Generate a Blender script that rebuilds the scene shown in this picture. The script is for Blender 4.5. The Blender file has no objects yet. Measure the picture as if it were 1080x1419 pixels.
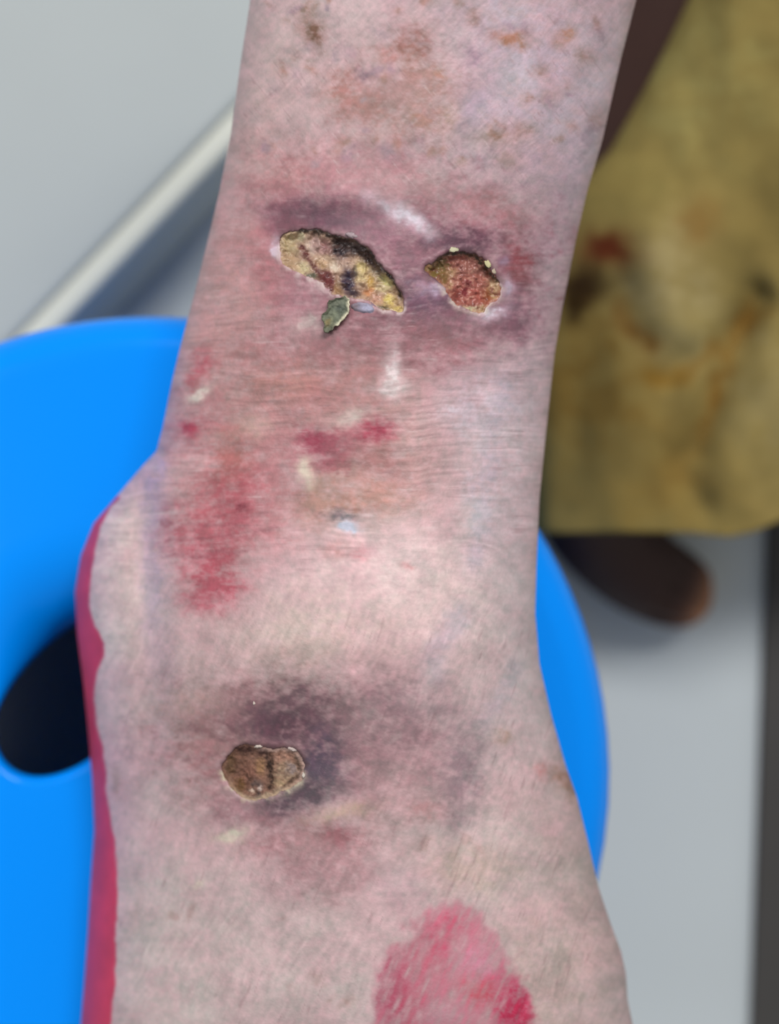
import bpy, bmesh, math
import numpy as np
from mathutils import Vector, Matrix

# ------------------------------------------------------------------ camera, world, lights, exposure
sc = bpy.context.scene
COL = sc.collection
FP = 1818.0            # focal length in pixels of the 1080x1419 frame
CX, CY = 540.0, 709.5
CAMZ = 0.65
cd = bpy.data.cameras.new('camera')
cam = bpy.data.objects.new('camera', cd)
COL.objects.link(cam)
cam.location = (0, 0, CAMZ)
cam.rotation_euler = (0, 0, 0)
cd.sensor_fit = 'VERTICAL'
cd.sensor_height = 36.0
cd.sensor_width = 36.0
cd.lens = 36.0 * FP / 1419.0
cd.clip_start = 0.01
cd.dof.use_dof = True
cd.dof.focus_distance = 0.312
cd.dof.aperture_fstop = 5.6
sc.camera = cam

w = bpy.data.worlds.new('room_light')
sc.world = w
w.use_nodes = True
w.node_tree.nodes['Background'].inputs[0].default_value = (0.97, 0.985, 0.985, 1)
w.node_tree.nodes['Background'].inputs[1].default_value = 0.42


def area(name, loc, target, size, energy, color):
    l = bpy.data.lights.new(name, 'AREA')
    l.shape = 'RECTANGLE'
    l.size, l.size_y = size
    l.energy = energy
    l.color = color
    o = bpy.data.objects.new(name, l)
    COL.objects.link(o)
    o.location = loc
    o.rotation_euler = (Vector(target) - Vector(loc)).to_track_quat('-Z', 'Y').to_euler()
    return o


area('ceiling_lamp', (0.40, 1.25, 2.3), (0, 0, 0.3), (1.2, 0.35), 50, (1.0, 0.98, 0.96))
area('left_light', (-1.5, 0.2, 2.2), (0, 0, 0.3), (1.0, 1.0), 15, (0.95, 0.98, 1.0))  # soft area light brightening the left side

sc.view_settings.view_transform = 'Standard'
sc.view_settings.look = 'None'
sc.view_settings.gamma = 1
sc.view_settings.use_curve_mapping = False
sc.view_settings.exposure = 0.0

# ------------------------------------------------------------------ helpers
GAIN = 0.92


def lin(c):
    c = np.asarray(c, float) / 255.0
    return np.where(c <= 0.04045, c / 12.92, ((c + 0.055) / 1.055) ** 2.4)


def sstep(a, b, x):
    t = np.clip((x - a) / (b - a), 0, 1)
    return t * t * (3 - 2 * t)


_tabs = {}


def vnoise(x, y, seed=0):
    if seed not in _tabs:
        _tabs[seed] = np.random.RandomState(seed + 11).rand(256, 256).astype(np.float32)
    T = _tabs[seed]
    x0 = np.floor(x); y0 = np.floor(y)
    fx = (x - x0).astype(np.float32); fy = (y - y0).astype(np.float32)
    xi = x0.astype(np.int64) & 255; yi = y0.astype(np.int64) & 255
    x1 = (xi + 1) & 255; y1 = (yi + 1) & 255
    fx = fx * fx * (3 - 2 * fx); fy = fy * fy * (3 - 2 * fy)
    a = T[xi, yi] * (1 - fx) + T[x1, yi] * fx
    b = T[xi, y1] * (1 - fx) + T[x1, y1] * fx
    return a * (1 - fy) + b * fy          # 0..1


def fbm(x, y, seed=0, o=4):
    s = 0; amp = 0.5; tot = 0
    for k in range(o):
        s = s + amp * vnoise(x * 2 ** k + 17.3 * k, y * 2 ** k + 5.1 * k, seed + k)
        tot += amp; amp *= 0.5
    return s / tot - 0.5                  # about -.5 .. .5


def poly_sd(u, v, P):
    """signed distance to closed polygon, negative inside"""
    P = np.asarray(P, float)
    d2 = np.full(u.shape, 1e12)
    ins = np.zeros(u.shape, bool)
    n = len(P)
    for i in range(n):
        ax, ay = P[i]; bx, by = P[(i + 1) % n]
        ex, ey = bx - ax, by - ay
        wx, wy = u - ax, v - ay
        t = np.clip((wx * ex + wy * ey) / (ex * ex + ey * ey + 1e-9), 0, 1)
        d2 = np.minimum(d2, (wx - ex * t) ** 2 + (wy - ey * t) ** 2)
        c = ((ay > v) != (by > v)) & (u < (bx - ax) * (v - ay) / (by - ay + 1e-12) + ax)
        ins ^= c
    d = np.sqrt(d2)
    return np.where(ins, -d, d)


def smooth_poly(P, n=3):
    P = [np.array(p, float) for p in P]
    for _ in range(n):
        Q = []
        for i in range(len(P)):
            a, b = P[i], P[(i + 1) % len(P)]
            Q += [a * .75 + b * .25, a * .25 + b * .75]
        P = Q
    return P


def line_d(u, v, pts):
    d2 = np.full(u.shape, 1e12)
    for (ax, ay), (bx, by) in zip(pts[:-1], pts[1:]):
        ex, ey = bx - ax, by - ay
        wx, wy = u - ax, v - ay
        t = np.clip((wx * ex + wy * ey) / (ex * ex + ey * ey), 0, 1)
        d2 = np.minimum(d2, (wx - ex * t) ** 2 + (wy - ey * t) ** 2)
    return np.sqrt(d2)


class Paint:
    def __init__(self, u, v, base, warp=9, wscale=38, seed=50):
        self.u0, self.v0 = u, v
        fw, fs = warp * .55, wscale * .27
        self.u = u + warp * 2 * fbm(u / wscale, v / wscale, seed, 3) + fw * 2 * fbm(u / fs, v / fs, seed + 3, 3)
        self.v = v + warp * 2 * fbm(u / wscale, v / wscale, seed + 9, 3) + fw * 2 * fbm(u / fs, v / fs, seed + 13, 3)
        self.c = np.empty(u.shape + (3,)); self.c[:] = base
        n = fbm(u / (wscale * .5), v / (wscale * .34), seed + 20, 4) + .6 * fbm(u / (wscale * .16), v / (wscale * .1), seed + 25, 3)
        self.mod = np.exp(2.6 * n)

    def mix(self, wgt, col):
        wgt = np.clip(wgt, 0, 1)[..., None]
        self.c = self.c * (1 - wgt) + np.asarray(col, float) * wgt

    def blob(self, cx, cy, rx, ry, rot, col, s=0.8, pw=1.0, mod=0.6):
        ca, sa = math.cos(math.radians(rot)), math.sin(math.radians(rot))
        dx, dy = self.u - cx, self.v - cy
        a = (dx * ca + dy * sa) / rx; b = (-dx * sa + dy * ca) / ry
        g = np.exp(-((a * a + b * b) ** pw))
        self.mix(np.minimum(min(1.0, s * 1.12) * g * self.mod ** min(1, mod * 1.3), min(1.0, s * 1.2)), col)

    def line(self, pts, wd, col, s=0.7, mod=0.6):
        d = line_d(self.u, self.v, pts)
        self.mix(np.minimum(s * np.exp(-(d / wd) ** 2) * self.mod ** min(1, mod * 1.3), s * 1.1), col)


def world(u, v, d):
    return np.stack([(u - CX) * d / FP, (CY - v) * d / FP, CAMZ - d], -1)


def grid_faces(nr, nc, wrap=False):
    r = np.arange(nr - 1)[:, None]
    m = nc if wrap else nc - 1
    c = np.arange(m)[None, :]
    c1 = (c + 1) % nc
    return np.stack([r * nc + c + 0 * r, (r + 1) * nc + c, (r + 1) * nc + c1, r * nc + c1], -1).reshape(-1, 4)


def make_mesh(name, verts, quads, cols=None, mat=None, smooth=True, extra=None, loops=None):
    me = bpy.data.meshes.new(name)
    verts = np.asarray(verts, np.float32).reshape(-1, 3)
    quads = np.asarray(quads, np.int32)
    me.vertices.add(len(verts))
    me.vertices.foreach_set('co', verts.ravel())
    nq = len(quads)
    tri = [] if extra is None else extra        # list of ngons
    allidx = list(quads.ravel()) if tri else quads.ravel()
    if tri:
        allidx = np.concatenate([quads.ravel()] + [np.asarray(t, np.int32) for t in tri])
    starts = np.concatenate([np.arange(nq) * 4, nq * 4 + np.cumsum([0] + [len(t) for t in tri])[:-1]]) if tri else np.arange(nq) * 4
    me.loops.add(len(allidx))
    me.loops.foreach_set('vertex_index', np.asarray(allidx, np.int32))
    me.polygons.add(nq + len(tri))
    me.polygons.foreach_set('loop_start', np.asarray(starts, np.int32))
    me.update(calc_edges=True)
    me.validate()
    if cols is not None:
        at = me.color_attributes.new('pigment', 'FLOAT_COLOR', 'POINT')
        c = np.ones((len(verts), 4), np.float32)
        c[:, :3] = lin(np.clip(np.asarray(cols).reshape(-1, 3), 0, 255)) * GAIN
        at.data.foreach_set('color', c.ravel())
    if smooth:
        me.polygons.foreach_set('use_smooth', np.ones(len(me.polygons), bool))
    if mat:
        me.materials.append(mat)
    return me


def link(name, me, parent=None, **tags):
    o = bpy.data.objects.new(name, me)
    COL.objects.link(o)
    if parent is not None:
        o.parent = parent
        o.location = -parent.location if parent.parent is None else (0, 0, 0)
    for k, val in tags.items():
        o[k] = val
    return o


def empty(name, loc, **tags):
    o = bpy.data.objects.new(name, None)
    COL.objects.link(o)
    o.location = loc
    o.empty_display_size = 0.02
    for k, val in tags.items():
        o[k] = val
    return o


def material(name, rgb=None, attr=False, rough=0.5, spec=0.4, noise=None, bump=None, coat=0.0):
    m = bpy.data.materials.new(name)
    m.use_nodes = True
    nt = m.node_tree
    b = nt.nodes['Principled BSDF']
    b.inputs['Roughness'].default_value = rough
    b.inputs['Specular IOR Level'].default_value = spec
    b.inputs['Coat Weight'].default_value = coat
    tc = nt.nodes.new('ShaderNodeTexCoord')
    src = None
    if attr:
        a = nt.nodes.new('ShaderNodeAttribute'); a.attribute_name = 'pigment'
        src = a.outputs['Color']
    else:
        r = nt.nodes.new('ShaderNodeRGB')
        r.outputs[0].default_value = tuple(lin(rgb) * GAIN) + (1,)
        src = r.outputs[0]
    if noise:
        scale, amt = noise
        n = nt.nodes.new('ShaderNodeTexNoise')
        n.inputs['Scale'].default_value = scale
        n.inputs['Detail'].default_value = 5
        nt.links.new(tc.outputs['Object'], n.inputs['Vector'])
        mr = nt.nodes.new('ShaderNodeMapRange')
        mr.inputs['To Min'].default_value = 1 - amt
        mr.inputs['To Max'].default_value = 1 + amt
        nt.links.new(n.outputs['Fac'], mr.inputs['Value'])
        mx = nt.nodes.new('ShaderNodeVectorMath'); mx.operation = 'SCALE'
        nt.links.new(src, mx.inputs[0]); nt.links.new(mr.outputs[0], mx.inputs['Scale'])
        src = mx.outputs[0]
    nt.links.new(src, b.inputs['Base Color'])
    if bump:
        scale, dist = bump
        n = nt.nodes.new('ShaderNodeTexNoise')
        n.inputs['Scale'].default_value = scale
        n.inputs['Detail'].default_value = 4
        nt.links.new(tc.outputs['Object'], n.inputs['Vector'])
        bp = nt.nodes.new('ShaderNodeBump')
        bp.inputs['Distance'].default_value = dist
        bp.inputs['Strength'].default_value = 0.6
        nt.links.new(n.outputs['Fac'], bp.inputs['Height'])
        nt.links.new(bp.outputs[0], b.inputs['Normal'])
    return m


M_skin = material('skin', attr=True, rough=0.5, spec=0.35, noise=(900, 0.10), bump=(1500, 0.00015))
M_wet = material('ulcer_tissue', attr=True, rough=0.38, spec=0.4, noise=(1300, 0.08), bump=(1500, 0.00012))
M_crust = material('dry_crust', attr=True, rough=0.7, spec=0.25, noise=(1200, 0.12), bump=(1500, 0.0002))
M_blue = material('blue_plastic', (0, 138, 246), rough=0.2, spec=0.12, noise=(6, 0.02))
M_floor = material('pale_floor', (190, 197, 199), rough=0.45, spec=0.35, noise=(7, 0.05), bump=(60, 0.0002))
M_step = material('pale_step_stone', (168, 174, 174), rough=0.5, spec=0.3, noise=(9, 0.06), bump=(60, 0.0002))
M_nose = material('white_step_edge', (206, 207, 196), rough=0.5, spec=0.3, noise=(15, 0.04))
M_dark = material('dark_floor_border', (66, 64, 62), rough=0.6, spec=0.3, noise=(20, 0.15))
M_cloth = material('khaki_cloth', attr=True, rough=0.9, spec=0.1, noise=(160, 0.10), bump=(900, 0.0002))
M_brown = material('brown_skin', attr=True, rough=0.6, spec=0.3, noise=(120, 0.12))

# ------------------------------------------------------------------ the setting
STEPZ = 0.06


def box(name, x0, x1, y0, y1, z0, z1, mat, bevel=0.0, rot=0, loc=(0, 0, 0), parent=None, **tags):
    bm = bmesh.new()
    vs = [bm.verts.new((x, y, z)) for z in (z0, z1) for y in (y0, y1) for x in (x0, x1)]
    for f in ((0, 2, 3, 1), (4, 5, 7, 6), (0, 1, 5, 4), (2, 6, 7, 3), (0, 4, 6, 2), (1, 3, 7, 5)):
        bm.faces.new([vs[i] for i in f])
    if bevel:
        bmesh.ops.bevel(bm, geom=bm.edges[:], offset=bevel, segments=3, affect='EDGES', profile=0.6)
    me = bpy.data.meshes.new(name)
    bm.to_mesh(me); bm.free()
    me.materials.append(mat)
    o = bpy.data.objects.new(name, me)
    COL.objects.link(o)
    o.location = loc
    o.rotation_euler = (0, 0, rot)
    if parent:
        o.parent = parent
    for k, val in tags.items():
        o[k] = val
    return o


box('floor', -1.6, 1.6, -1.6, 1.6, -0.05, 0.0, M_floor, kind='structure',
    label='pale grey smooth floor around the blue stool', category='floor')


def px(u, v, z):
    p = world(np.array(u, float), np.array(v, float), np.array(CAMZ - z))
    return Vector(p)


# raised pale step in the upper left, its white front edge running diagonally
e0, e1 = px(310, 215, STEPZ), px(110, 425, STEPZ)
dirv = (e0 - e1).normalized()
ang = math.atan2(dirv.y, dirv.x)
mid = (e0 + e1) / 2
box('floor_step', -1.0, 1.0, 0.012, 0.9, 0.0, STEPZ, M_step, 0.004, ang, (mid.x, mid.y, 0), kind='structure',
    label='raised pale grey stone step in the upper left corner', category='step')
box('trim_1', -1.0, 1.0, 0.0, 0.0119, 0.0, STEPZ, M_nose, 0.004, ang, (mid.x, mid.y, 0), kind='structure',
    label='white edge strip running diagonally along the raised step', category='trim')
# dark border strip at the right
d0, d1 = px(1062, 760, 0.002), px(1040, 1419, 0.002)
dv = (d1 - d0).normalized()
a2 = math.atan2(dv.y, dv.x)
box('trim_2', -0.4, 0.5, 0.0, 0.12, 0.0002, 0.004, M_dark, 0.001, a2, (d0.x, d0.y, 0), kind='structure',
    label='dark charcoal border strip along the right side of the floor', category='trim')

# ------------------------------------------------------------------ blue stool
SZ = 0.25
SC = px(200, 1085, SZ)
SR = 655 * 0.40 / FP


def build_stool():
    root = empty('plastic_stool', (SC.x, SC.y, 0), label='round bright blue plastic stool under the foot',
                 category='stool')
    n = 128
    ph = np.linspace(0, 2 * math.pi, n, endpoint=False)
    # hand hole: an ellipse beside the centre
    hc = px(96, 966, SZ) - SC
    ha, hb, hr = 0.0290, 0.0182, math.radians(48)
    # hole boundary by polar angle around the hole's own centre
    hx = ha * np.cos(ph - hr); hy = hb * np.sin(ph - hr)
    hole = np.stack([hc.x + hx * math.cos(hr) - hy * math.sin(hr), hc.y + hx * math.sin(hr) + hy * math.cos(hr)], -1)
    # circle point matched to the hole point direction
    dirs = hole - np.array([hc.x, hc.y]); dirs /= np.linalg.norm(dirs, axis=1)[:, None]
    b = dirs[:, 0] * hc.x + dirs[:, 1] * hc.y
    rim0 = SR - 0.012
    t = -b + np.sqrt(b * b - (hc.x ** 2 + hc.y ** 2 - rim0 ** 2))
    circ = np.array([hc.x, hc.y]) + dirs * t[:, None]
    up = np.clip(0.35 + 0.8 * (dirs[:, 1] + 0.25 * dirs[:, 0]), 0, 1)       # wide roll-over on the upper side
    rings = []
    # hole throat (going down), roll-over, then the seat
    Rw = 0.003 + 0.025 * up
    Rd = 0.003 + 0.021 * up
    # underside of the shell, then the lip of the hole
    rings.append(np.c_[circ * 0.97, np.full(n, SZ - 0.030)])
    rings.append(np.c_[hole + dirs * 0.004, SZ - Rd - 0.003])
    rings.append(np.c_[hole, SZ - Rd - 0.002])
    rings.append(np.c_[hole, SZ - Rd])
    for k in range(1, 11):
        a = k / 10 * math.pi / 2
        rings.append(np.c_[hole + dirs * (Rw * (1 - math.cos(a)))[:, None], SZ - Rd * (1 - math.sin(a))])
    start = hole + dirs * Rw[:, None]
    for k in range(1, 16):
        f = k / 15
        p = start * (1 - f) + circ * f
        r = np.linalg.norm(p, axis=1) / rim0
        rings.append(np.c_[p, SZ - 0.0015 * np.sin(np.clip(r, 0, 1) * math.pi) * f])
    pc = circ / np.linalg.norm(circ, axis=1)[:, None]
    for k in range(1, 11):
        a = k / 10 * math.pi * 0.5
        rings.append(np.c_[pc * (rim0 + 0.012 * math.sin(a)), np.full(n, SZ - 0.014 * (1 - math.cos(a)))])
    for dz, rr in ((-0.04, 0.001), (-0.12, 0.004), (-0.225, 0.007), (-0.228, 0.006), (-0.225, 0.004), (-0.10, 0.001), (-0.02, -0.003)):  # skirt carried nearly to the floor to keep the hand hole dark
        rings.append(np.c_[pc * (SR + rr), np.full(n, SZ + dz)])
    V = np.array(rings)
    nr = len(V)
    V = V.reshape(-1, 3).copy()
    q = grid_faces(nr, n, True)[:, ::-1]
    me = make_mesh('seat', V, q, mat=M_blue)
    o = bpy.data.objects.new('seat', me); COL.objects.link(o); o.parent = root
    # four broad splayed legs, slightly curved in plan, rounded feet
    for k in range(4):
        a0 = math.radians(45 + 90 * k)
        rows = []
        for i in range(9):
            f = i / 8
            z = SZ - 0.05 - f * (SZ - 0.05)
            r = SR - 0.006 + 0.016 * f
            half = math.radians(40 - 14 * f)
            ring = []
            for j in range(13):
                a = a0 + half * (j / 6 - 1)
                ring.append((r * math.cos(a), r * math.sin(a), z))
            for j in range(12, -1, -1):
                a = a0 + half * (j / 6 - 1)
                ring.append(((r - 0.005) * math.cos(a), (r - 0.005) * math.sin(a), z))
            rows.append(ring)
        V = np.array(rows)
        me = make_mesh('leg', V.reshape(-1, 3), grid_faces(9, 26, True),
                       mat=M_blue, extra=[list(range(26)), list(range(8 * 26, 9 * 26))[::-1]])
        o = bpy.data.objects.new('leg', me); COL.objects.link(o); o.parent = root
    return root


build_stool()

# ------------------------------------------------------------------ the leg: outline and relief in its own chart (u across, v along)
L = np.array([(347, 0), (333, 90), (320, 185), (303, 270), (290, 325), (270, 405), (250, 480), (238, 530), (226, 590), (217, 625),
              (200, 643), (165, 684), (130, 725), (112, 770), (104, 820), (107, 880), (116, 950), (122, 1010), (128, 1080), (131, 1150),
              (126, 1220), (122, 1290), (117, 1360), (112, 1419)], float)
Rr = np.array([(882, 0), (860, 85), (835, 195), (815, 262), (799, 330), (780, 425), (769, 490), (757, 600), (748, 690), (744, 780),
               (742, 850), (748, 920), (764, 990), (784, 1060), (800, 1105), (816, 1170), (830, 1230), (846, 1278), (861, 1318), (868, 1350),
               (870, 1385), (877, 1419)], float)
L = np.vstack([[(420, -800), (385, -300), (362, -100)], L, [(110, 1500), (125, 1600), (180, 1720), (260, 1800), (330, 1850)]])
Rr = np.vstack([[(980, -800), (950, -300), (907, -100)], Rr, [(885, 1500), (870, 1600), (820, 1720), (740, 1800), (660, 1850)]])


def rowfn(tab, w=11):
    vv = np.arange(-820, 1870, 1.0)
    x = np.interp(vv, tab[:, 0], tab[:, 1])
    k = np.hanning(w + 2)[1:-1]
    k /= k.sum()
    xs = np.convolve(np.pad(x, w // 2, mode='edge'), k, 'valid')
    return lambda v: np.interp(v, vv, xs)


fL = rowfn(L[:, ::-1]); fR = rowfn(Rr[:, ::-1])
fdl = rowfn(np.array([(-800, .30), (-300, .335), (0, .345), (400, .352), (620, .362), (720, .380), (850, .386), (1419, .386), (1600, .39), (1850, .392)]), 161)
fdr = rowfn(np.array([(-800, .30), (-300, .335), (0, .345), (400, .350), (700, .350), (1000, .356), (1419, .362), (1600, .378), (1850, .39)]), 161)
ffr = rowfn(np.array([(-800, .245), (-300, .287), (0, .300), (350, .307), (700, .312), (900, .310), (1150, .314), (1419, .318), (1600, .343), (1850, .378)]), 161)
fbk = rowfn(np.array([(-800, .40), (-300, .40), (0, .395), (400, .392), (600, .394), (720, .3985), (1419, .399), (1850, .399)]), 161)


def depth_smooth(u, v):
    xl, xr = fL(v), fR(v)
    uc, a = (xl + xr) / 2, (xr - xl) / 2
    s = np.clip((u - uc) / a, -1, 1)
    sn = np.sqrt(1 - s * s)
    dl, dr = fdl(v), fdr(v)
    base = dl + (dr - dl) * (s + 1) / 2
    h = (dl + dr) / 2 - ffr(v)
    d = base - h * sn ** 0.92

    def g(cx, cy, rx, ry, amp, rot=0):
        ca, sa = math.cos(math.radians(rot)), math.sin(math.radians(rot))
        x, y = u - cx, v - cy
        p, q = (x * ca + y * sa) / rx, (-x * sa + y * ca) / ry
        return amp * np.exp(-(p * p + q * q))
    # ankle bone, hollows, tendon furrow, knuckle
    d = d - g(560, 860, 130, 120, .0040)
    d = d + g(400, 1050, 120, 90, .0028)
    d = d + g(212, 800, 26, 190, .0035, 0) * sstep(620, 700, v)
    d = d - g(690, 640, 26, 150, .0010, 8)
    d = d - g(620, 930, 22, 90, .0008, 28)
    d = d + g(455, 300, 110, 22, .0012)
    d = d - g(455, 265, 130, 30, .0010)
    d = d - g(835, 1335, 30, 45, .0020)
    d = d + g(650, 1110, 45, 110, .0016, 10)
    return d


def cp(x0, y0, sc_, pts):
    return [(x0 + x / sc_, y0 + y / sc_) for x, y in pts]


def C1(x, y): return 360 + x / 4.909, 290 + y / 4.909
def C2(x, y): return 570 + x / 6.0, 320 + y / 6.0
def C3(x, y): return 230 + x / 3.724, 920 + y / 3.724


U1 = smooth_poly([C1(*p) for p in [(150, 165), (270, 135), (440, 145), (560, 195), (650, 210), (760, 285), (835, 390), (930, 470), (975, 580), (975, 700),
                                   (900, 695), (800, 665), (700, 615), (590, 605), (500, 585), (440, 525), (390, 485), (300, 445), (170, 400), (140, 300)]], 2)
U2 = smooth_poly([C2(*p) for p in [(110, 310), (200, 235), (310, 185), (420, 160), (545, 190), (630, 285), (730, 390), (755, 480), (725, 575), (645, 605),
                                   (610, 700), (500, 670), (440, 625), (350, 605), (305, 520), (240, 425), (150, 375)]], 2)
U3 = smooth_poly([C3(*p) for p in [(300, 480), (390, 410), (480, 425), (560, 430), (640, 425), (705, 475), (722, 550), (685, 625), (600, 655), (515, 695),
                                   (430, 710), (340, 655), (292, 560)]], 2)
ULC = [(U1, .0030), (U2, .0026), (U3, .0016)]


def jag(u, v, seed):
    return 9.0 * fbm(u / 10., v / 10., seed, 4)


def crater(u, v):
    """how far the skin drops away inside the three ulcers"""
    out = np.zeros(u.shape)
    lip = np.zeros(u.shape)
    for i, (P, D) in enumerate(ULC):
        A = np.array(P)
        lo, hi = A.min(0) - 30, A.max(0) + 30
        m = (u > lo[0]) & (u < hi[0]) & (v > lo[1]) & (v < hi[1])
        if not m.any():
            continue
        sd = poly_sd(u[m], v[m], P) + jag(u[m], v[m], 300 + i)
        out[m] += (D + .0022) * sstep(0.5, -5.5, sd)
        lip[m] += .00025 * np.exp(-((sd - 4) / 5.0) ** 2)
    return out - lip


def skin_relief(u, v):
    """fine creases: across the shin in the middle, along the foot lower down"""
    wu = u + 30 * fbm(u / 90., v / 90., 70, 2)
    wv = v + 30 * fbm(u / 90., v / 90., 75, 2)
    mid_ = sstep(240, 420, v) * sstep(860, 720, v)
    low = sstep(740, 880, v)
    top = sstep(330, 180, v)
    cross = fbm(wu / 42., wv / 4.2, 80, 3)
    slant = fbm((wu + wv * 0.45) / 5.0, (wv - wu * .45) / 34., 90, 3)
    diag = fbm((wu - wv) / 30., (wu + wv * 1.0) / 5.0, 97, 3)
    pore = fbm(u / 5., v / 5., 95, 2)
    msk = .35 + 1.3 * vnoise(u / 55., v / 40., 68)
    r = (.00013 * mid_ * cross + .00007 * low * slant + .00007 * top * diag) * msk + .00006 * pore
    # wrinkles folding across behind the ankle
    for i, (pts, am) in enumerate([([(225, 722), (300, 727), (370, 715)], .0002), ([(235, 748), (310, 742), (380, 738)], .0002),
                                   ([(225, 772), (300, 770), (345, 760)], .00015), ([(240, 700), (330, 702)], .00015),
                                   ([(455, 712), (500, 712)], .0002)]):
        r = r - am * np.exp(-(line_d(wu + 0, wv + 0, pts) / 3.0) ** 2)
    # folds radiating from the ankle ulcer
    for pts in ([(262, 1012), (305, 1028)], [(300, 995), (330, 1022)], [(245, 1050), (300, 1046)], [(262, 1085), (312, 1078)]):
        r = r - .00012 * np.exp(-(line_d(u, v, pts) / 3.5) ** 2)
    r = r + .0011 * fbm(u / 60., v / 60., 99, 2)
    return -r, (cross * mid_ + .55 * slant * low + .5 * diag * top) * msk


def paint_skin(u, v, streak):
    p = Paint(u, v, (192, 162, 164))
    B = p.blob
    # broad regions
    B(420, 80, 120, 160, 0, (192, 168, 168), .6)
    B(690, 120, 150, 160, 0, (186, 168, 178), .8)
    B(560, 130, 95, 95, 0, (168, 134, 132), .75)
    B(340, 250, 60, 200, 10, (196, 162, 160), .6)
    B(780, 300, 45, 260, 10, (186, 168, 176), .7)
    B(470, 235, 110, 40, 10, (172, 132, 132), .6)
    B(400, 250, 50, 30, 0, (172, 124, 122), .6)
    B(550, 385, 230, 135, 0, (150, 108, 116), .95)
    B(350, 350, 60, 70, 0, (178, 132, 132), .6)
    B(300, 480, 70, 120, 15, (188, 148, 146), .7)
    B(440, 550, 150, 90, 0, (168, 124, 122), .8)
    B(330, 640, 110, 110, 0, (176, 128, 130), .7)
    B(560, 640, 110, 90, 0, (172, 134, 132), .65)
    B(670, 560, 60, 60, 0, (198, 180, 188), .8)
    B(690, 720, 60, 160, 0, (192, 172, 176), .8)
    B(560, 840, 150, 90, 0, (210, 182, 181), .9)
    B(420, 880, 110, 60, 0, (194, 172, 164), .6)
    B(270, 900, 80, 90, 0, (192, 164, 164), .6)
    B(160, 850, 45, 170, 0, (208, 186, 182), .9)
    B(208, 780, 16, 170, 0, (170, 152, 168), .65)  # this and the next: shade in the heel groove, painted lilac
    B(212, 680, 18, 60, 0, (166, 148, 172), .5)
    B(730, 880, 30, 160, -8, (188, 168, 170), .6)
    B(190, 1080, 45, 200, 0, (190, 162, 164), .8)
    B(230, 1330, 130, 140, 0, (190, 170, 168), .8)
    B(420, 1330, 120, 110, 0, (184, 164, 162), .7)
    B(720, 1180, 130, 130, 20, (184, 162, 160), .7)
    B(770, 1360, 90, 110, 20, (180, 157, 152), .7)
    B(820, 1240, 40, 140, -20, (170, 148, 144), .6)
    B(700, 1000, 70, 60, 0, (184, 168, 168), .6)
    # brown speckling of the upper shin
    for (x, y, rx, ry, c, s) in [(574, 71, 26, 32, (142, 100, 92), .75), (544, 76, 14, 10, (165, 115, 108), .6), (483, 125, 26, 30, (162, 118, 112), .7),
                                 (508, 153, 24, 22, (155, 112, 106), .7), (560, 158, 60, 34, (160, 124, 120), .5), (437, 48, 12, 18, (122, 92, 78), .8),
                                 (428, 15, 16, 16, (150, 120, 108), .7), (505, 99, 9, 9, (140, 112, 122), .7), (714, 53, 22, 9, (174, 128, 108), .8),
                                 (783, 53, 14, 12, (176, 134, 118), .7), (686, 190, 28, 12, (146, 120, 106), .7), (656, 79, 10, 10, (150, 128, 140), .6),
                                 (640, 50, 22, 18, (168, 148, 152), .6), (730, 180, 14, 12, (160, 134, 124), .5), (765, 130, 16, 14, (168, 142, 138), .5),
                                 (620, 165, 14, 18, (158, 132, 118), .5), (480, 72, 12, 12, (165, 140, 146), .5), (470, 30, 12, 10, (168, 144, 146), .5),
                                 (600, 125, 30, 40, (164, 128, 122), .5), (660, 150, 22, 30, (178, 160, 174), .5), (705, 220, 20, 16, (164, 140, 130), .45)]:
        B(x, y, rx, ry, 0, c, s, 1.0, .9)
    rs = np.random.RandomState(5)
    for _ in range(80):
        x, y = rs.uniform(360, 840), rs.uniform(-15, 235)
        c = [(150, 116, 104), (152, 128, 138), (166, 124, 112), (160, 140, 146)][rs.randint(4)]
        B(x, y, rs.uniform(4, 12), rs.uniform(4, 11), rs.uniform(0, 90), c, rs.uniform(.25, .6), 1.0, .9)
    for _ in range(50):
        x, y = rs.uniform(230, 800), rs.uniform(1130, 1400)
        B(x, y, rs.uniform(4, 14), rs.uniform(4, 9), rs.uniform(-70, -40), [(160, 128, 124), (198, 176, 172)][rs.randint(2)], rs.uniform(.2, .45), 1.0, .9)
    # violet-brown rings round the two upper ulcers
    B(445, 300, 78, 20, 4, (104, 76, 86), .95, 1.3, .25)
    B(400, 310, 30, 22, -20, (128, 90, 98), .7)
    B(520, 315, 60, 30, 25, (142, 104, 114), .7)
    B(372, 380, 20, 46, -20, (172, 118, 122), .7)
    B(420, 420, 45, 26, 35, (158, 112, 120), .6)
    B(585, 420, 46, 40, 0, (116, 86, 100), .85)
    B(640, 335, 58, 20, 4, (106, 78, 88), .9, 1.2)
    B(722, 372, 20, 36, -10, (136, 78, 82), .8)
    B(712, 430, 24, 34, 15, (122, 92, 102), .8)
    B(640, 455, 70, 22, 0, (134, 100, 108), .7)
    B(680, 290, 70, 24, 10, (160, 116, 118), .6)
    B(560, 250, 90, 26, 8, (170, 130, 132), .5)
    B(510, 462, 110, 30, 0, (138, 96, 102), .8)
    B(470, 490, 50, 26, 0, (152, 108, 110), .6)
    B(610, 490, 60, 28, 0, (148, 106, 110), .7)
    B(400, 530, 45, 26, 0, (162, 118, 112), .55)
    # pale scars
    p.line([(515, 272), (548, 296), (598, 326)], 11, (200, 182, 190), .65)
    B(565, 305, 26, 10, 30, (210, 198, 208), .5)
    B(544, 512, 14, 34, 0, (204, 188, 188), .8, 1.2)
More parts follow.
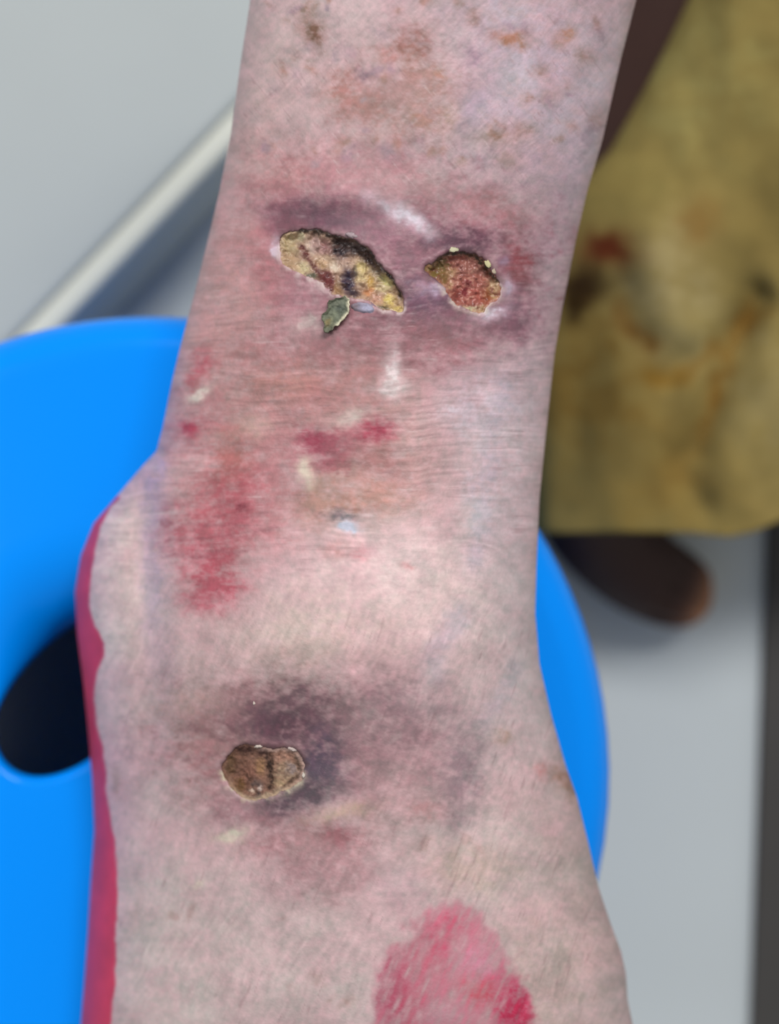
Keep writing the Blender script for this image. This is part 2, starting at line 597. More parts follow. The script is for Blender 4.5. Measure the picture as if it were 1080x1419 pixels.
    B(540, 540, 26, 10, 0, (200, 184, 184), .6)
    B(384, 338, 7, 15, 0, (206, 186, 196), .8)
    B(597, 398, 17, 9, 20, (184, 164, 182), .7)
    B(706, 400, 9, 16, 0, (190, 168, 184), .65)
    B(683, 437, 24, 8, -15, (200, 186, 196), .8)
    B(700, 360, 10, 10, 0, (150, 124, 142), .6)
    B(430, 450, 24, 14, -20, (196, 176, 172), .6)
    B(482, 578, 40, 10, -6, (200, 180, 172), .6)
    B(486, 350 + 230, 12, 12, 0, (208, 196, 188), .5)
    B(429, 655, 11, 20, -10, (212, 200, 182), .85, 1.2)
    B(474, 660, 22, 12, -15, (202, 190, 174), .75)
    B(275, 547, 17, 9, -20, (214, 196, 186), .85, 1.2)
    B(345, 590, 24, 14, 0, (196, 174, 160), .5)
    B(305, 600, 30, 10, 0, (190, 160, 150), .5)
    # reddened spots
    B(281, 500, 15, 16, 0, (184, 96, 106), .8)
    B(268, 526, 9, 8, 0, (178, 104, 108), .6)
    B(262, 590, 13, 10, 0, (164, 66, 82), .9)
    B(300, 592, 40, 14, 0, (180, 118, 124), .5)
    B(452, 618, 38, 26, 0, (150, 82, 94), .8)
    B(432, 612, 14, 14, 0, (150, 66, 84), .7)
    B(470, 640, 22, 28, 0, (150, 84, 94), .7)
    B(520, 594, 26, 13, -6, (160, 74, 90), .85)
    B(515, 640, 40, 24, 0, (150, 108, 106), .65)
    B(505, 690, 50, 24, 0, (168, 122, 112), .6)
    B(440, 700, 34, 24, 0, (158, 122, 106), .5)
    B(322, 640, 24, 40, 8, (160, 106, 100), .6)
    B(330, 700, 40, 50, 0, (162, 88, 96), .7)
    B(285, 735, 55, 40, 0, (168, 96, 104), .7)
    B(335, 707, 8, 6, 0, (110, 50, 60), .8)
    B(296, 800, 40, 38, 0, (168, 90, 100), .8)
    B(280, 830, 26, 22, 0, (172, 92, 104), .6)
    B(380, 720, 40, 40, 0, (176, 126, 128), .5)
    B(470, 712, 26, 5, 3, (112, 98, 102), .75)
    B(481, 727, 15, 9, 15, (184, 180, 194), .9, 1.2)
    B(500, 768, 12, 9, 0, (184, 116, 122), .5)
    B(465, 757, 20, 12, 0, (170, 124, 120), .5)
    B(565, 782, 8, 6, 0, (190, 128, 130), .5)
    # veins
    p.line([(700, 540), (685, 600), (672, 660), (664, 720), (660, 780)], 15, (172, 158, 168), .5)
    p.line([(640, 850), (605, 905), (598, 940)], 17, (174, 160, 170), .5)
    p.line([(660, 1000), (690, 970), (715, 930)], 13, (170, 157, 166), .4)
    p.line([(648, 1040), (640, 1090), (630, 1140)], 18, (146, 124, 130), .4)
    # dark ring round the ankle ulcer
    B(395, 1035, 170, 100, 5, (152, 118, 118), .9)
    B(330, 985, 70, 30, -15, (150, 118, 116), .6)
    B(400, 985, 80, 34, 0, (112, 86, 92), .8)
    B(390, 1010, 60, 24, 0, (104, 78, 86), .7)
    B(448, 1055, 32, 46, 0, (94, 78, 90), .85)
    B(400, 1112, 62, 20, -12, (92, 72, 80), .9)
    B(290, 1060, 26, 44, 0, (158, 116, 118), .6)
    B(330, 1125, 50, 20, 10, (150, 116, 120), .6)
    B(545, 1010, 70, 70, 0, (146, 118, 122), .75)
    B(560, 1100, 70, 50, 0, (160, 134, 134), .5)
    B(640, 1075, 34, 60, 6, (146, 122, 128), .6)
    B(610, 985, 60, 24, 20, (160, 136, 140), .5)
    B(270, 975, 60, 20, 0, (180, 148, 144), .5)
    B(430, 1170, 80, 34, 8, (152, 114, 116), .65)
    B(470, 1160, 24, 14, 10, (146, 92, 98), .6)
    B(460, 1215, 80, 40, 0, (160, 128, 130), .6)
    B(320, 1158, 22, 9, -20, (196, 184, 168), .7)
    B(470, 1125, 40, 9, -12, (176, 152, 136), .6)
    B(272, 1228, 8, 6, -40, (204, 188, 172), .7)
    B(590, 1120, 24, 12, 0, (170, 128, 128), .5)
    B(700, 1020, 16, 10, 0, (160, 136, 124), .6)
    B(755, 1070, 12, 10, 0, (184, 130, 128), .6)
    B(160, 1085, 9, 22, 10, (160, 136, 128), .6)
    B(186, 1265, 9, 24, 20, (162, 142, 138), .55)
    B(640, 1205, 60, 30, 0, (180, 156, 146), .5)
    B(560, 1225, 40, 30, 0, (182, 150, 156), .5)
    B(785, 1085, 10, 22, -25, (140, 104, 84), .6)
    mean = np.array((184., 154., 155.))
    p.c = mean + 1.16 * (p.c - mean)
    # general mottling and streaks of the creased skin
    m1 = fbm(u / 26., v / 26., 120, 4)
    m2 = fbm(u / 55., v / 55., 130, 3)
    m3 = fbm(u / 7., v / 7., 140, 3)
    p.c = p.c * (1 + 0.17 * m1 + 0.13 * m3 + 0.17 * streak)[..., None]
    p.c[..., 0] += 8 * m2 + 10 * m3; p.c[..., 1] -= 8 * m2 + 4 * m3; p.c[..., 2] -= 3 * m2
    # whitish scratches and fine hairs
    for (sx, sy, kx, seed, lo) in [(3.0, 26., .35, 150, 780), (30., 2.6, 0.0, 155, 220), (3.2, 18., -.8, 158, -50)]:
        n = vnoise((u + kx * v) / sx, (v - kx * u) / sy, seed)
        n2 = vnoise(u / 40., v / 40., seed + 1)
        hi = sstep(lo, lo + 120, v) * (sstep(900, 700, v) if lo == 220 else 1) * (sstep(330, 200, v) if lo < 0 else 1)
        p.mix(sstep(.80, .98, n) * sstep(.35, .7, n2) * (.12 if lo == 780 else .28) * hi, (216, 200, 200))
        p.mix(sstep(.22, .04, n) * sstep(.35, .7, 1 - n2) * .22 * hi, (120, 88, 92))
    # shade of the creases into the ankle ulcer and wrinkles behind the ankle, painted dark
    for pts in ([(262, 1012), (285, 1018), (318, 1032)], [(300, 998), (335, 1025)], [(252, 1052), (300, 1046)]):
        p.line(pts, 3.4, (112, 78, 82), .34)
    for pts in ([(225, 722), (300, 727), (370, 715)], [(235, 748), (310, 742), (380, 738)], [(225, 772), (300, 770), (345, 760)]):
        p.line(pts, 3.0, (132, 72, 82), .26, .9)
    # ragged rims of the ulcers: dark above, pale and crusty below
    for i, (Pg, D) in enumerate(ULC):
        A = np.array(Pg); lo_, hi_ = A.min(0) - 30, A.max(0) + 30
        mk = (u > lo_[0]) & (u < hi_[0]) & (v > lo_[1]) & (v < hi_[1])
        if not mk.any():
            continue
        uu, vv = u[mk], v[mk]
        sd = poly_sd(uu, vv, Pg) + jag(uu, vv, 300 + i)
        cen = A.mean(0)
        slope = (.45 if i == 0 else 0.0)
        up_ = sstep(8, -8, (vv - cen[1]) - slope * (uu - cen[0]))
        n = fbm(uu / 7., vv / 7., 180 + i, 3)
        w = np.zeros(u.shape); w[mk] = np.exp(-(np.maximum(sd, 0) / 4.5) ** 2) * up_ * .55
        p.mix(w, (82, 56, 58))
        w = np.zeros(u.shape); w[mk] = np.exp(-(np.maximum(sd, 0) / 6.0) ** 2) * (1 - up_) * np.clip(.45 + 2.4 * n, 0, .9)
        p.mix(w, ((196, 176, 172), (200, 184, 172), (186, 176, 150))[i])
    # --- red dye: patch on the instep
    P = smooth_poly([(524, 1355), (540, 1320), (558, 1298), (590, 1275), (618, 1252), (652, 1250), (684, 1285), (706, 1325), (726, 1362), (742, 1405),
                     (752, 1450), (735, 1500), (640, 1530), (550, 1500), (520, 1420)], 2)
    msk = (u > 480) & (u < 800) & (v > 1200) & (v < 1560)
    if msk.any():
        sd = np.full(u.shape, 99.)
        uu, vv = u[msk], v[msk]
        sd[msk] = poly_sd(uu, vv, P) + 34 * fbm(uu / 22., vv / 22., 160, 3)
        inn = sstep(12, -12, sd)
        crk = fbm((u + .5 * v) / 7., (v - .5 * u) / 26., 165, 3)
        q = Paint(u, v, (186, 112, 128), 6, 20, 60)
        q.blob(545, 1365, 28, 50, 0, (158, 62, 86), .9)
        q.blob(590, 1320, 40, 40, 0, (172, 88, 104), .7)
        q.blob(625, 1295, 26, 30, 0, (186, 72, 98), .8)
        q.blob(665, 1370, 24, 18, 20, (188, 62, 76), .85)
        q.blob(715, 1395, 26, 46, -25, (182, 34, 72), .95)
        q.blob(575, 1400, 26, 40, 0, (176, 70, 92), .6)
        q.blob(660, 1335, 26, 30, -30, (200, 128, 150), .7)
        q.blob(610, 1405, 26, 18, 0, (188, 132, 146), .7)
        q.blob(672, 1415, 12, 10, 0, (198, 140, 150), .6)
        q.c = q.c * (.95 + .35 * crk)[..., None]
        p.mix(inn * np.clip(.66 + 1.1 * crk + .35 * sstep(0, 1, (u - 690) / 40 + (v - 1380) / 60), 0, .97), q.c)
    # --- red dye: wavy band along the sole
    be = np.array([(690, 166), (705, 152), (730, 139), (760, 132), (790, 127), (830, 123), (855, 126), (875, 136), (892, 144), (908, 144), (930, 135), (950, 131),
                   (970, 130), (1000, 133), (1035, 142), (1070, 147), (1100, 147), (1150, 156), (1190, 161), (1240, 163), (1300, 160), (1360, 160), (1419, 153), (1600, 190)], float)
    ed = np.interp(v, be[:, 0], be[:, 1]) + 4 * fbm(u / 12., v / 14., 170, 3)
    dye = sstep(3, -3, u - ed) * sstep(683, 693, v)
    tone = np.empty(u.shape + (3,)); tone[:] = (190, 46, 70)
    tone = tone * (1 + .22 * fbm(u / 20., v / 30., 172, 3))[..., None]
    p.mix(dye * .96, tone)
    # inside the ulcers the skin turns to raw brown
    return p.c


def build_leg():
    base = px(450, 1200, SZ)
    root = empty('person', (base.x, base.y, SZ), label='bare lower leg and foot with three ulcers and red dye, resting on blue stool',
                 category='person')
    NF, NB = 660, 60
    rows = np.concatenate([np.linspace(-800, -20, 40, endpoint=False), np.linspace(-20, 1440, 1000), np.linspace(1440, 1850, 80)[1:]])
    th = np.linspace(0, math.pi, NF)
    V_, T_ = np.meshgrid(rows, th, indexing='ij')
    xl, xr = fL(V_), fR(V_)
    uc, a = (xl + xr) / 2, (xr - xl) / 2
    U_ = uc - a * np.cos(T_)
    d = depth_smooth(U_, V_)
    edge = np.sin(T_) ** 0.5
    rel, streak = skin_relief(U_, V_)
    # toes: lobes and furrows at the very end of the foot
    lobes = np.abs(np.sin((U_ - uc) / a * math.pi * 2.5))
    toe = sstep(1640, 1790, V_)
    d = d + rel * edge + crater(U_, V_) + toe * (1 - lobes) ** 2 * .008 * edge
    Pf = world(U_, V_, d)
    col = paint_skin(U_, V_, streak)
    inn = crater(U_, V_) > .0012
    col[inn] = (96, 58, 50)
    # back half
    tb = np.linspace(math.pi, 2 * math.pi, NB + 2)[1:-1]
    Rw_ = Pf[:, -1]; Lw_ = Pf[:, 0]
    cs = (np.cos(tb)[None, :] * -1 + 1) / 2          # 1 at right .. 0 at left
    cen = Lw_[:, None, :] * (1 - cs[..., None]) + Rw_[:, None, :] * cs[..., None]
    mid_ = (Lw_ + Rw_) / 2
    zb = CAMZ - fbk(rows)
    sn = -np.sin(tb)
    Pb = cen.copy()
    Pb[..., 2] = cen[..., 2] - np.maximum(cen[..., 2] - zb[:, None], 0) * (sn[None, :] ** 0.45)
    colb = np.empty(Pb.shape); colb[:] = (186, 158, 154)
    dyeb = sstep(690, 720, rows)[:, None] * sstep(.50, .2, cs[0])[None, :]
    colb = colb * (1 - dyeb[..., None]) + np.array((184, 44, 68.)) * dyeb[..., None]
    V = np.concatenate([Pf, Pb], 1)
    C = np.concatenate([col, colb], 1)
    nr, nc = V.shape[:2]
    q = grid_faces(nr, nc, True)
    me = make_mesh('body', V.reshape(-1, 3), q, C, M_skin,
                   extra=[list(range(nc)), list(range((nr - 1) * nc, nr * nc))[::-1]])
    link('body', me, root, label='pale mottled skin of the lower leg and foot')
    return root


leg = build_leg()


def patch(name, P, step, depthfn, paintfn, mat, thick, grow=3.0, jseed=None, parent=leg, **tags):
    A = np.array(P)
    lo, hi = A.min(0) - 8, A.max(0) + 8
    uu = np.arange(lo[0], hi[0], step); vv = np.arange(lo[1], hi[1], step)
    V_, U_ = np.meshgrid(vv, uu, indexing='ij')
    sd = poly_sd(U_, V_, P)
    if jseed is not None:
        sd = sd + jag(U_, V_, jseed)
    d = depth_smooth(U_, V_) + depthfn(U_, V_, sd)
    W = world(U_, V_, d).reshape(-1, 3)
    C = paintfn(U_, V_, sd).reshape(-1, 3)
    q = grid_faces(len(vv), len(uu))
    keep = (sd.ravel()[q] < grow).all(1)
    q = q[keep]
    # closed slab: top, underside and side wall
    used = np.unique(q)
    remap = -np.ones(len(W), int); remap[used] = np.arange(len(used))
    q = remap[q]; W = W[used]; C = C[used]
    n = len(W)
    Wb = W.copy(); Wb[:, 2] -= thick
    e = np.concatenate([q[:, [0, 1]], q[:, [1, 2]], q[:, [2, 3]], q[:, [3, 0]]])
    key = {}
    for a_, b_ in e:
        key[(a_, b_)] = 1
    side = [(b_, a_, a_ + n, b_ + n) for (a_, b_) in key if (b_, a_) not in key]
    Q = np.concatenate([q, q[:, ::-1] + n, np.array(side)])
    me = make_mesh(name, np.concatenate([W, Wb]), Q, np.concatenate([C, C]), mat)
    return link(name, me, parent, **tags)


def lumps(u, v, seed, big=14., small=5.):
    r = 1 - 2 * np.abs(fbm(u / big, v / big, seed, 2))
    return .5 * r + .6 * fbm(u / small, v / small, seed + 3, 2)


def bed_depth(D, seed, amp, big=14., small=5.):
    def f(u, v, sd):
        # deeper under the upper edge, rising towards the lower one
        return D * sstep(2, -13, sd) + .0003 - amp * (lumps(u, v, seed, big, small) - .3) * sstep(1, -5, sd)
    return f


def paint1(u, v, sd):
    p = Paint(u, v, (178, 144, 120), 4.0, 14, 200)

    def B(x, y, rx, ry, c, s=.9, rot=0):
        X, Y = C1(x, y)
        p.blob(X, Y, rx / 4.7, ry / 4.7, rot, c, s, 1.4, .3)
    B(200, 230, 70, 80, (172, 150, 112)); B(200, 360, 60, 50, (172, 140, 108))
    B(270, 190, 24, 50, (206, 192, 156)); B(330, 270, 50, 60, (200, 176, 158)); B(440, 260, 60, 60, (152, 106, 104))
    B(380, 230, 40, 60, (178, 142, 134)); B(440, 345, 60, 50, (196, 164, 136)); B(300, 400, 40, 40, (196, 180, 138))
    B(520, 390, 40, 34, (212, 194, 172)); B(570, 350, 50, 40, (190, 156, 140))
    X = [C1(*q) for q in [(275, 235), (310, 320), (370, 400), (420, 470)]]
    p.line(X, 4.5, (100, 52, 48), .9)
    B(460, 480, 56, 60, (98, 40, 44)); B(480, 545, 30, 30, (90, 36, 36)); B(530, 540, 24, 50, (150, 112, 74))
    B(560, 270, 60, 60, (44, 30, 36), 1.0); B(670, 270, 70, 40, (42, 27, 30), 1.0); B(760, 330, 60, 36, (54, 34, 32), .95, 45)  # shade below the upper rim, painted near black
    B(610, 490, 48, 75, (52, 40, 58), 1.0); B(640, 570, 40, 24, (40, 28, 38), .95); B(650, 430, 18, 40, (60, 48, 60))
    B(700, 400, 50, 60, (196, 172, 116)); B(700, 470, 40, 40, (200, 176, 126)); B(760, 500, 28, 60, (186, 146, 78))
    B(800, 420, 50, 40, (176, 156, 130)); B(860, 480, 50, 50, (184, 172, 114)); B(840, 545, 60, 24, (198, 178, 132))
    B(735, 565, 40, 30, (190, 126, 84)); B(790, 610, 50, 30, (192, 142, 122)); B(880, 620, 50, 40, (204, 180, 100))
    B(930, 680, 40, 26, (202, 176, 108)); B(350, 460, 40, 24, (92, 92, 76)); B(420, 380, 40, 30, (190, 150, 110))
    p.line([C1(*q) for q in [(270, 148), (440, 152), (560, 205), (660, 225), (770, 305), (850, 410), (930, 500), (965, 590)]], 3.4, (46, 30, 22), .95)  # thin shadow line along the upper rim, painted in
    p.line([C1(*q) for q in [(520, 225), (640, 262), (740, 330), (820, 420)]], 6.5, (48, 32, 30), .95, .4)  # wider rim shadow inside the upper right edge, painted in
    p.line([C1(*q) for q in [(800, 668), (880, 668)]], 2.4, (84, 70, 40), .9)
    p.c *= (1 + .22 * fbm(u / 5., v / 5., 230, 3))[..., None]
    crk = np.abs(fbm(u / 13. + .4 * v / 13., v / 9., 233, 3))
    p.mix(sstep(.035, .0, crk) * .4, (92, 60, 50))
    g = p.c.mean(-1, keepdims=True)
    return (p.c * .93 + g * .07) * .98


def paint2(u, v, sd):
    p = Paint(u, v, (166, 92, 80), 3.0, 9, 210)

    def B(x, y, rx, ry, c, s=.9, rot=0):
        X, Y = C2(x, y)
        p.blob(X, Y, rx / 6, ry / 6, rot, c, s, 1.3, .5)
    B(200, 320, 110, 80, (124, 100, 48), 1.0, -10); B(280, 400, 40, 60, (130, 96, 50)); B(250, 270, 60, 40, (96, 74, 34))
    B(480, 330, 130, 90, (160, 98, 86)); B(480, 440, 120, 80, (176, 98, 84)); B(540, 540, 110, 60, (178, 84, 70))
    B(450, 510, 70, 36, (128, 36, 42), .95, -35); B(470, 430, 40, 26, (136, 52, 54)); B(370, 530, 50, 40, (140, 60, 50))
    B(490, 555, 50, 16, (216, 150, 132)); B(680, 490, 60, 80, (182, 142, 100)); B(690, 430, 40, 40, (200, 164, 126))
    B(620, 540, 34, 60, (150, 76, 42)); B(500, 650, 90, 26, (206, 192, 152)); B(600, 665, 40, 40, (164, 140, 92))
    B(340, 350, 50, 40, (176, 134, 92)); B(330, 450, 24, 40, (196, 150, 110))
    sp = fbm(u / 5.2, v / 4.6, 240, 3)
    p.mix(sstep(.08, .26, sp) * .5, (214, 160, 136))
    p.mix(sstep(-.1, -.26, sp) * .5, (112, 50, 44))
    p.line([C2(*q) for q in [(180, 260), (300, 200), (420, 180), (540, 210), (620, 310), (710, 400)]], 4.2, (56, 34, 16), .92)  # shade under the upper edge painted in, with the dark olive rim
    g = p.c.mean(-1, keepdims=True)
    return (p.c * .9 + g * .1) * .92


def paint3(u, v, sd):
    p = Paint(u, v, (130, 102, 88), 4.0, 9, 220)

    def B(x, y, rx, ry, c, s=.9, rot=0):
        X, Y = C3(x, y)
        p.blob(X, Y, rx / 3.724, ry / 3.724, rot, c, s, 1.3, .5)
    B(420, 570, 70, 60, (136, 100, 86)); B(495, 525, 30, 44, (150, 122, 90)); B(370, 510, 50, 50, (112, 84, 70))
    B(410, 440, 60, 26, (64, 42, 36), .95, -10); B(500, 450, 30, 26, (62, 42, 38)); B(330, 520, 24, 60, (92, 72, 50))
    B(620, 560, 70, 60, (158, 142, 120)); B(600, 480, 60, 24, (166, 136, 120)); B(650, 540, 30, 30, (150, 140, 138))
    B(590, 620, 40, 24, (168, 154, 124)); B(380, 630, 30, 40, (104, 78, 48)); B(470, 620, 36, 30, (92, 78, 74))
    B(490, 650, 14, 14, (210, 204, 198)); B(440, 660, 14, 10, (190, 180, 166)); B(480, 680, 26, 12, (72, 60, 58))
    p.line([C3(*q) for q in [(525, 470), (540, 530), (548, 580), (545, 640)]], 3.0, (58, 42, 34), .9)
    p.line([C3(*q) for q in [(670, 470), (702, 520), (690, 570), (620, 630), (560, 660)]], 2.6, (82, 66, 54), .85)
    p.line([C3(*q) for q in [(400, 560), (440, 590), (430, 630)]], 2.6, (84, 60, 48), .7)
    rim = sstep(-9, -1, sd)
    low = sstep(1072, 1100, v)
    p.mix(rim * low * .85, (190, 178, 152))
    p.mix(rim * (1 - low) * sstep(345, 375, u) * .7, (196, 180, 174))
    p.c *= (1 + .34 * fbm(u / 3.5, v / 3.5, 250, 3))[..., None]
    return p.c * np.array((.93, .86, .84))


patch('ulcer_bed', U1, 0.9, bed_depth(.0022, 400, .0022, 16., 7.), paint1, M_wet, .001, 3, 300,
      label='long ulcer bed of yellow slough with dark clotted patches and painted rim shade')
patch('ulcer_bed', U2, 0.9, bed_depth(.0018, 410, .0014, 10., 5.), paint2, M_wet, .001, 3, 301,
      label='small ulcer bed of moist red granulation with olive edge')
patch('ulcer_bed', U3, 0.9, bed_depth(.0007, 420, .0014, 9., 4.), paint3, M_crust, .001, 3, 302,
      label='dry brown crusted ulcer bed in two lobes on the ankle')

FL = [C1(*p) for p in [(476, 606), (600, 590), (618, 680), (588, 748), (530, 790), (478, 835), (432, 826), (446, 775), (412, 730), (455, 670)]]
FL = smooth_poly(FL, 1)


def paint_flake(u, v, sd):
    p = Paint(u, v, (108, 112, 96), 3, 8, 260)
    for x, y, rx, ry, c in [(540, 680, 36, 40, (78, 84, 76)), (500, 720, 40, 40, (120, 124, 104)), (520, 640, 40, 20, (104, 106, 92)), (470, 770, 30, 30, (120, 108, 76))]:
        X, Y = C1(x, y)
        p.blob(X, Y, rx / 4.9, ry / 4.9, 0, c, .85)
    rt = sstep(-4.5, -1, sd) * sstep(C1(520, 0)[0], C1(565, 0)[0], u + .3 * (v - 430))
    p.mix(rt * .9, (212, 204, 176))
    p.mix(sstep(-3, 0, sd) * (1 - rt) * .6, (70, 64, 50))
    p.c *= (1 + .35 * fbm(u / 4., v / 4., 262, 3))[..., None]
    return p.c


patch('skin_flake', FL, 0.8, lambda u, v, sd: -.0010 - .0007 * sstep(-6, 0, sd) - .0010 * fbm(u / 7., v / 7., 265, 3), paint_flake,
      M_crust, .0011, 0.5, 304, label='grey-green flake of dried skin below the long ulcer')

SCP = smooth_poly([C1(*p) for p in [(600, 640), (680, 612), (760, 630), (805, 680), (770, 720), (690, 712), (620, 690)]], 1)


def paint_scab(u, v, sd):
    p = Paint(u, v, (138, 130, 146), 3, 9, 270)
    X, Y = C1(735, 680)
    p.blob(X, Y, 10, 6, 20, (178, 176, 200), .8)  # highlight on the scab, painted in
    X, Y = C1(640, 660)
    p.blob(X, Y, 8, 8, 0, (120, 104, 110), .7)
    p.mix(sstep(-3, 0, sd) * .7, (128, 94, 104))
    return p.c


patch('scab', SCP, 0.8, lambda u, v, sd: -.0009 * sstep(1, -6, sd) + .0002 - .0004 * fbm(u / 6., v / 6., 272, 2), paint_scab,
      M_crust, .001, 1.0, None, label='bluish grey scab with painted highlight beside the dried flake')


def crumb(x, y, rx, ry, rot, col, seed, lift=.0003):
    ca, sa = math.cos(math.radians(rot)), math.sin(math.radians(rot))
    n, m = 10, 16
    vs = []; cs = []
    rs = np.random.RandomState(seed)
    d0 = float(depth_smooth(np.array([x]), np.array([y]))[0]) - lift
    for i in range(n + 1):
        a = math.pi * i / n
        for j in range(m):
            b = 2 * math.pi * j / m
            k = 1 + .9 * (vnoise(np.array([3 * math.cos(b) + 5 + seed]), np.array([3 * a + math.sin(b)]), 280)[0] - .5)
            dx, dy = rx * math.sin(a) * math.cos(b) * k, ry * math.sin(a) * math.sin(b) * k
            uu, vv = x + dx * ca - dy * sa, y + dx * sa + dy * ca
            p = world(np.array(uu), np.array(vv), np.array(d0 - min(rx, ry) * .00008 * math.cos(a)))
            vs.append(p); cs.append(np.array(col) * (1 + .1 * (rs.rand() - .5)))
    me = make_mesh('dry_skin_crumb', np.array(vs), grid_faces(n + 1, m, True), np.array(cs), M_crust)
    return link('dry_skin_crumb', me, leg)


for i, (xy, rx, ry, rot, c) in enumerate([
        (C2(355, 156), 7, 3.2, 0, (188, 182, 152)), (C2(640, 272), 3.2, 6, -30, (190, 182, 140)), (C2(690, 335), 2.5, 4, -20, (176, 160, 140)),
        (C1(625, 175), 7, 4, 15, (160, 142, 146)), (C3(455, 202), 1.6, 2.4, 0, (200, 186, 176)), (C3(480, 425), 6, 2, -8, (190, 176, 166)),
        (C3(655, 440), 7, 2.4, 15, (182, 166, 160)), (C3(710, 575), 2, 3.4, 0, (196, 186, 176))]):
    crumb(xy[0], xy[1], rx, ry, rot, c, i)

# ------------------------------------------------------------------ second figure: khaki garment and a dark foot on the floor
def build_khaki():
    b = px(860, 800, 0)
    root = empty('person', (b.x, b.y, 0), label='person in stained khaki cloth garment with brown foot in painted shade below the hem',
                 category='person')
    # garment: a wide tube of cloth with folds, its hem hanging just above the foot
    NF, NB, NR = 220, 60, 260
    f = np.linspace(0, 1, NR)
    th = np.linspace(0, math.pi, NF)
    F_, T_ = np.meshgrid(f, th, indexing='ij')
    s = -np.cos(T_)
    # outline of the hem and the sides
    vtop = -420
    left = lambda v: np.interp(v, [-420, -60, 0, 110, 210, 270, 420, 700, 760], [1075, 975, 948, 896, 842, 790, 735, 736, 740])
    right = lambda v: np.interp(v, [-420, 0, 400, 760], [1420, 1400, 1380, 1360])
    Vc = vtop + F_ * (738 - vtop)
    U_ = (left(Vc) + right(Vc)) / 2 + (right(Vc) - left(Vc)) / 2 * s
    hem = np.interp(U_, [740, 760, 860, 960, 1010, 1045, 1080, 1200, 1360], [738, 739, 738, 739, 744, 738, 722, 690, 660])
    V_ = vtop + F_ * (hem - vtop)
    U_ = (left(V_) + right(V_)) / 2 + (right(V_) - left(V_)) / 2 * s
    dd = np.interp(V_, [-420, 0, 400, 740], [.44, .475, .505, .530]) + .055 * (1 - np.sin(T_) ** 0.55)
    fold = .010 * fbm(U_ / 150., V_ / 230., 500, 2) + .006 * fbm(U_ / 60., V_ / 110., 510, 2)
    for pts, wd, am in [([(1045, 410), (1010, 500), (965, 620)], 24, .006), ([(870, 400), (885, 450), (930, 490)], 28, .003),
                        ([(930, 520), (1000, 470), (1060, 420)], 22, .004), ([(940, 640), (970, 700)], 22, .004), ([(830, 420), (800, 520), (790, 700)], 34, .006)]:
        fold = fold + am * np.exp(-(line_d(U_, V_, pts) / wd) ** 2)
    for pts, wd, am in [([(930, 340), (930, 440)], 55, .0045), ([(1060, 520), (1010, 680)], 45, .0035), ([(900, 600), (850, 720)], 34, .004)]:
        fold = fold - am * np.exp(-(line_d(U_, V_, pts) / wd) ** 2)
    d = dd + fold * np.sin(T_) ** .5
    Pf = world(U_, V_, d)
    p = Paint(U_, V_, (138, 120, 68), 16, 70, 520)
    B = p.blob
    B(960, 100, 110, 130, 0, (154, 142, 86), .7); B(930, 400, 60, 100, 0, (166, 150, 104), .75); B(960, 460, 60, 40, 0, (168, 152, 100), .6)
    B(820, 540, 80, 110, 0, (124, 98, 46), .8); B(1060, 560, 60, 130, 0, (152, 136, 88), .7); B(900, 690, 130, 60, 0, (146, 122, 64), .6)
    B(1050, 340, 40, 60, 0, (132, 114, 64), .6); B(880, 270, 60, 50, 0, (132, 118, 66), .5); B(970, 310, 24, 30, 0, (140, 108, 56), .6)
    B(930, 640, 40, 60, 0, (124, 98, 48), .5)
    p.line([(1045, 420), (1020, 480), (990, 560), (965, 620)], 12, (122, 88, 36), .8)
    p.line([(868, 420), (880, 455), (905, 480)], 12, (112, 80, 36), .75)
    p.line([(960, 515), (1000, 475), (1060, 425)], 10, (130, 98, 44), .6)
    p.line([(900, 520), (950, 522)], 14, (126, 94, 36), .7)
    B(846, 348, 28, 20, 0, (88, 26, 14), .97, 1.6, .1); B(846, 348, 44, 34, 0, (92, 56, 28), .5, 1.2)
    B(812, 400, 36, 26, -20, (58, 40, 20), .95, 1.4, .1); B(800, 425, 24, 22, 0, (52, 36, 14), .85, 1.3, .1)  # shadow of the bare leg on the cloth, painted dark
    p.c *= (1 + .16 * fbm(U_ / 45., V_ / 45., 530, 4))[..., None]
    tb = np.linspace(math.pi, 2 * math.pi, NB + 2)[1:-1]
    cs = (np.cos(tb)[None, :] * -1 + 1) / 2
    Lw, Rw = Pf[:, 0], Pf[:, -1]
    Pb = Lw[:, None, :] * (1 - cs[..., None]) + Rw[:, None, :] * cs[..., None]
    Pb[..., 2] += np.sin(tb)[None, :] * .02
    Cb = np.empty(Pb.shape); Cb[:] = (138, 120, 68)
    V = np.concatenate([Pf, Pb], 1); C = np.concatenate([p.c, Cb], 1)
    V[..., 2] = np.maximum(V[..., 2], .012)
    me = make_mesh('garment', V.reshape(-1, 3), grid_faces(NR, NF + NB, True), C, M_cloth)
    o = link('garment', me, root, label='stained khaki cloth with a painted leg shadow and a straight hem')
    md = o.modifiers.new('cloth_thickness', 'SOLIDIFY'); md.thickness = .0018; md.offset = -1

    # added shin and the foot, one surface: sections along a bent axis
    def P(u, v, z): return np.array(px(u, v, z))
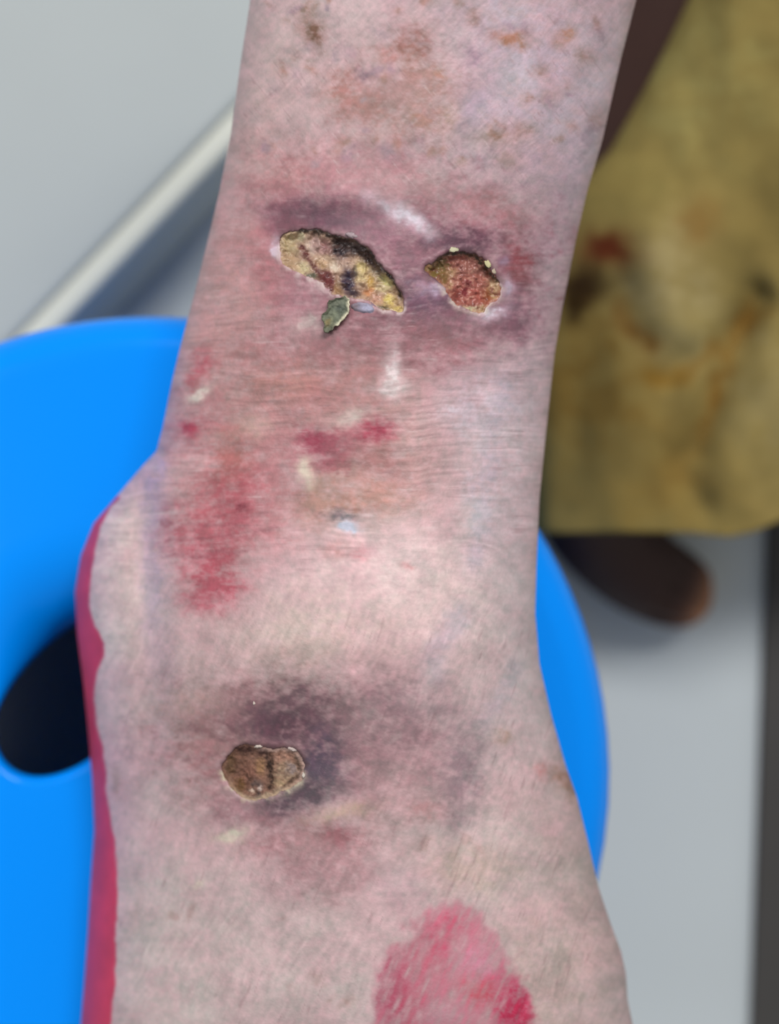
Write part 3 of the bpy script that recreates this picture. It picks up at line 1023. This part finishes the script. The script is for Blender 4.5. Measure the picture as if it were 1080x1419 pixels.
    keys = [  # centre, half width, half height
        (P(1000, -330, .140), .040, .036), (P(955, -100, .125), .040, .034), (P(905, 80, .110), .038, .033), (P(860, 250, .092), .034, .032), (P(835, 420, .078), .029, .032), (P(815, 570, .062), .026, .036),  # shin added, its dark skin standing in for the shaded band beside the garment
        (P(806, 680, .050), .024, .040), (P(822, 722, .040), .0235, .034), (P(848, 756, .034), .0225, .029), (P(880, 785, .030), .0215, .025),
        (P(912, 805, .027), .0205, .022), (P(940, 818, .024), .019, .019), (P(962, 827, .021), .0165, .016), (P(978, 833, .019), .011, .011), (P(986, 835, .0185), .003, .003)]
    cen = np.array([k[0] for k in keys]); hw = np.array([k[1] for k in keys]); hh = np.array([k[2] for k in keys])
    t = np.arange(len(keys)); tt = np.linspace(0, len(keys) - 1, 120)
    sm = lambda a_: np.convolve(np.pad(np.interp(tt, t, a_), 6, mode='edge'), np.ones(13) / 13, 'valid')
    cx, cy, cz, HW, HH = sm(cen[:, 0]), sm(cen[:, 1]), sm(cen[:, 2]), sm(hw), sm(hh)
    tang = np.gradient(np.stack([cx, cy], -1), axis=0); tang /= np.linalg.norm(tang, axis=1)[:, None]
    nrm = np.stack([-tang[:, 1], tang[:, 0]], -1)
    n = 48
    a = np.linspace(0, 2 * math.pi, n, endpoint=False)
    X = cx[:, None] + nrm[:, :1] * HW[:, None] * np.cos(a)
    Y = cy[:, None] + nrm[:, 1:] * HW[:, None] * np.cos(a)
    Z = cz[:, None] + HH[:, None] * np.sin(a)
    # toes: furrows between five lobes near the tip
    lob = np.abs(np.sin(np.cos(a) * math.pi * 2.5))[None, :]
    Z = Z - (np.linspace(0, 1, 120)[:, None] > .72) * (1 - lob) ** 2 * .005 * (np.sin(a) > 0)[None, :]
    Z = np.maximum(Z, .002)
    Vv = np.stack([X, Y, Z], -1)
    col = np.empty(Vv.shape); col[:] = (58, 34, 27)  # shade under the hem put into the dark base colour
    tip = sstep(.76, .93, np.linspace(0, 1, 120))[:, None, None]  # light catching the tip, painted paler
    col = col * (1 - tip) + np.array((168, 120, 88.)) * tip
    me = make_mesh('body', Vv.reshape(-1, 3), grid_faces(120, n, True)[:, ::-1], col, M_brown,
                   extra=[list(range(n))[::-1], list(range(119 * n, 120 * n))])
    link('body', me, root, label='brown foot with painted shade and lit tip, standing on the pale floor')


build_khaki()
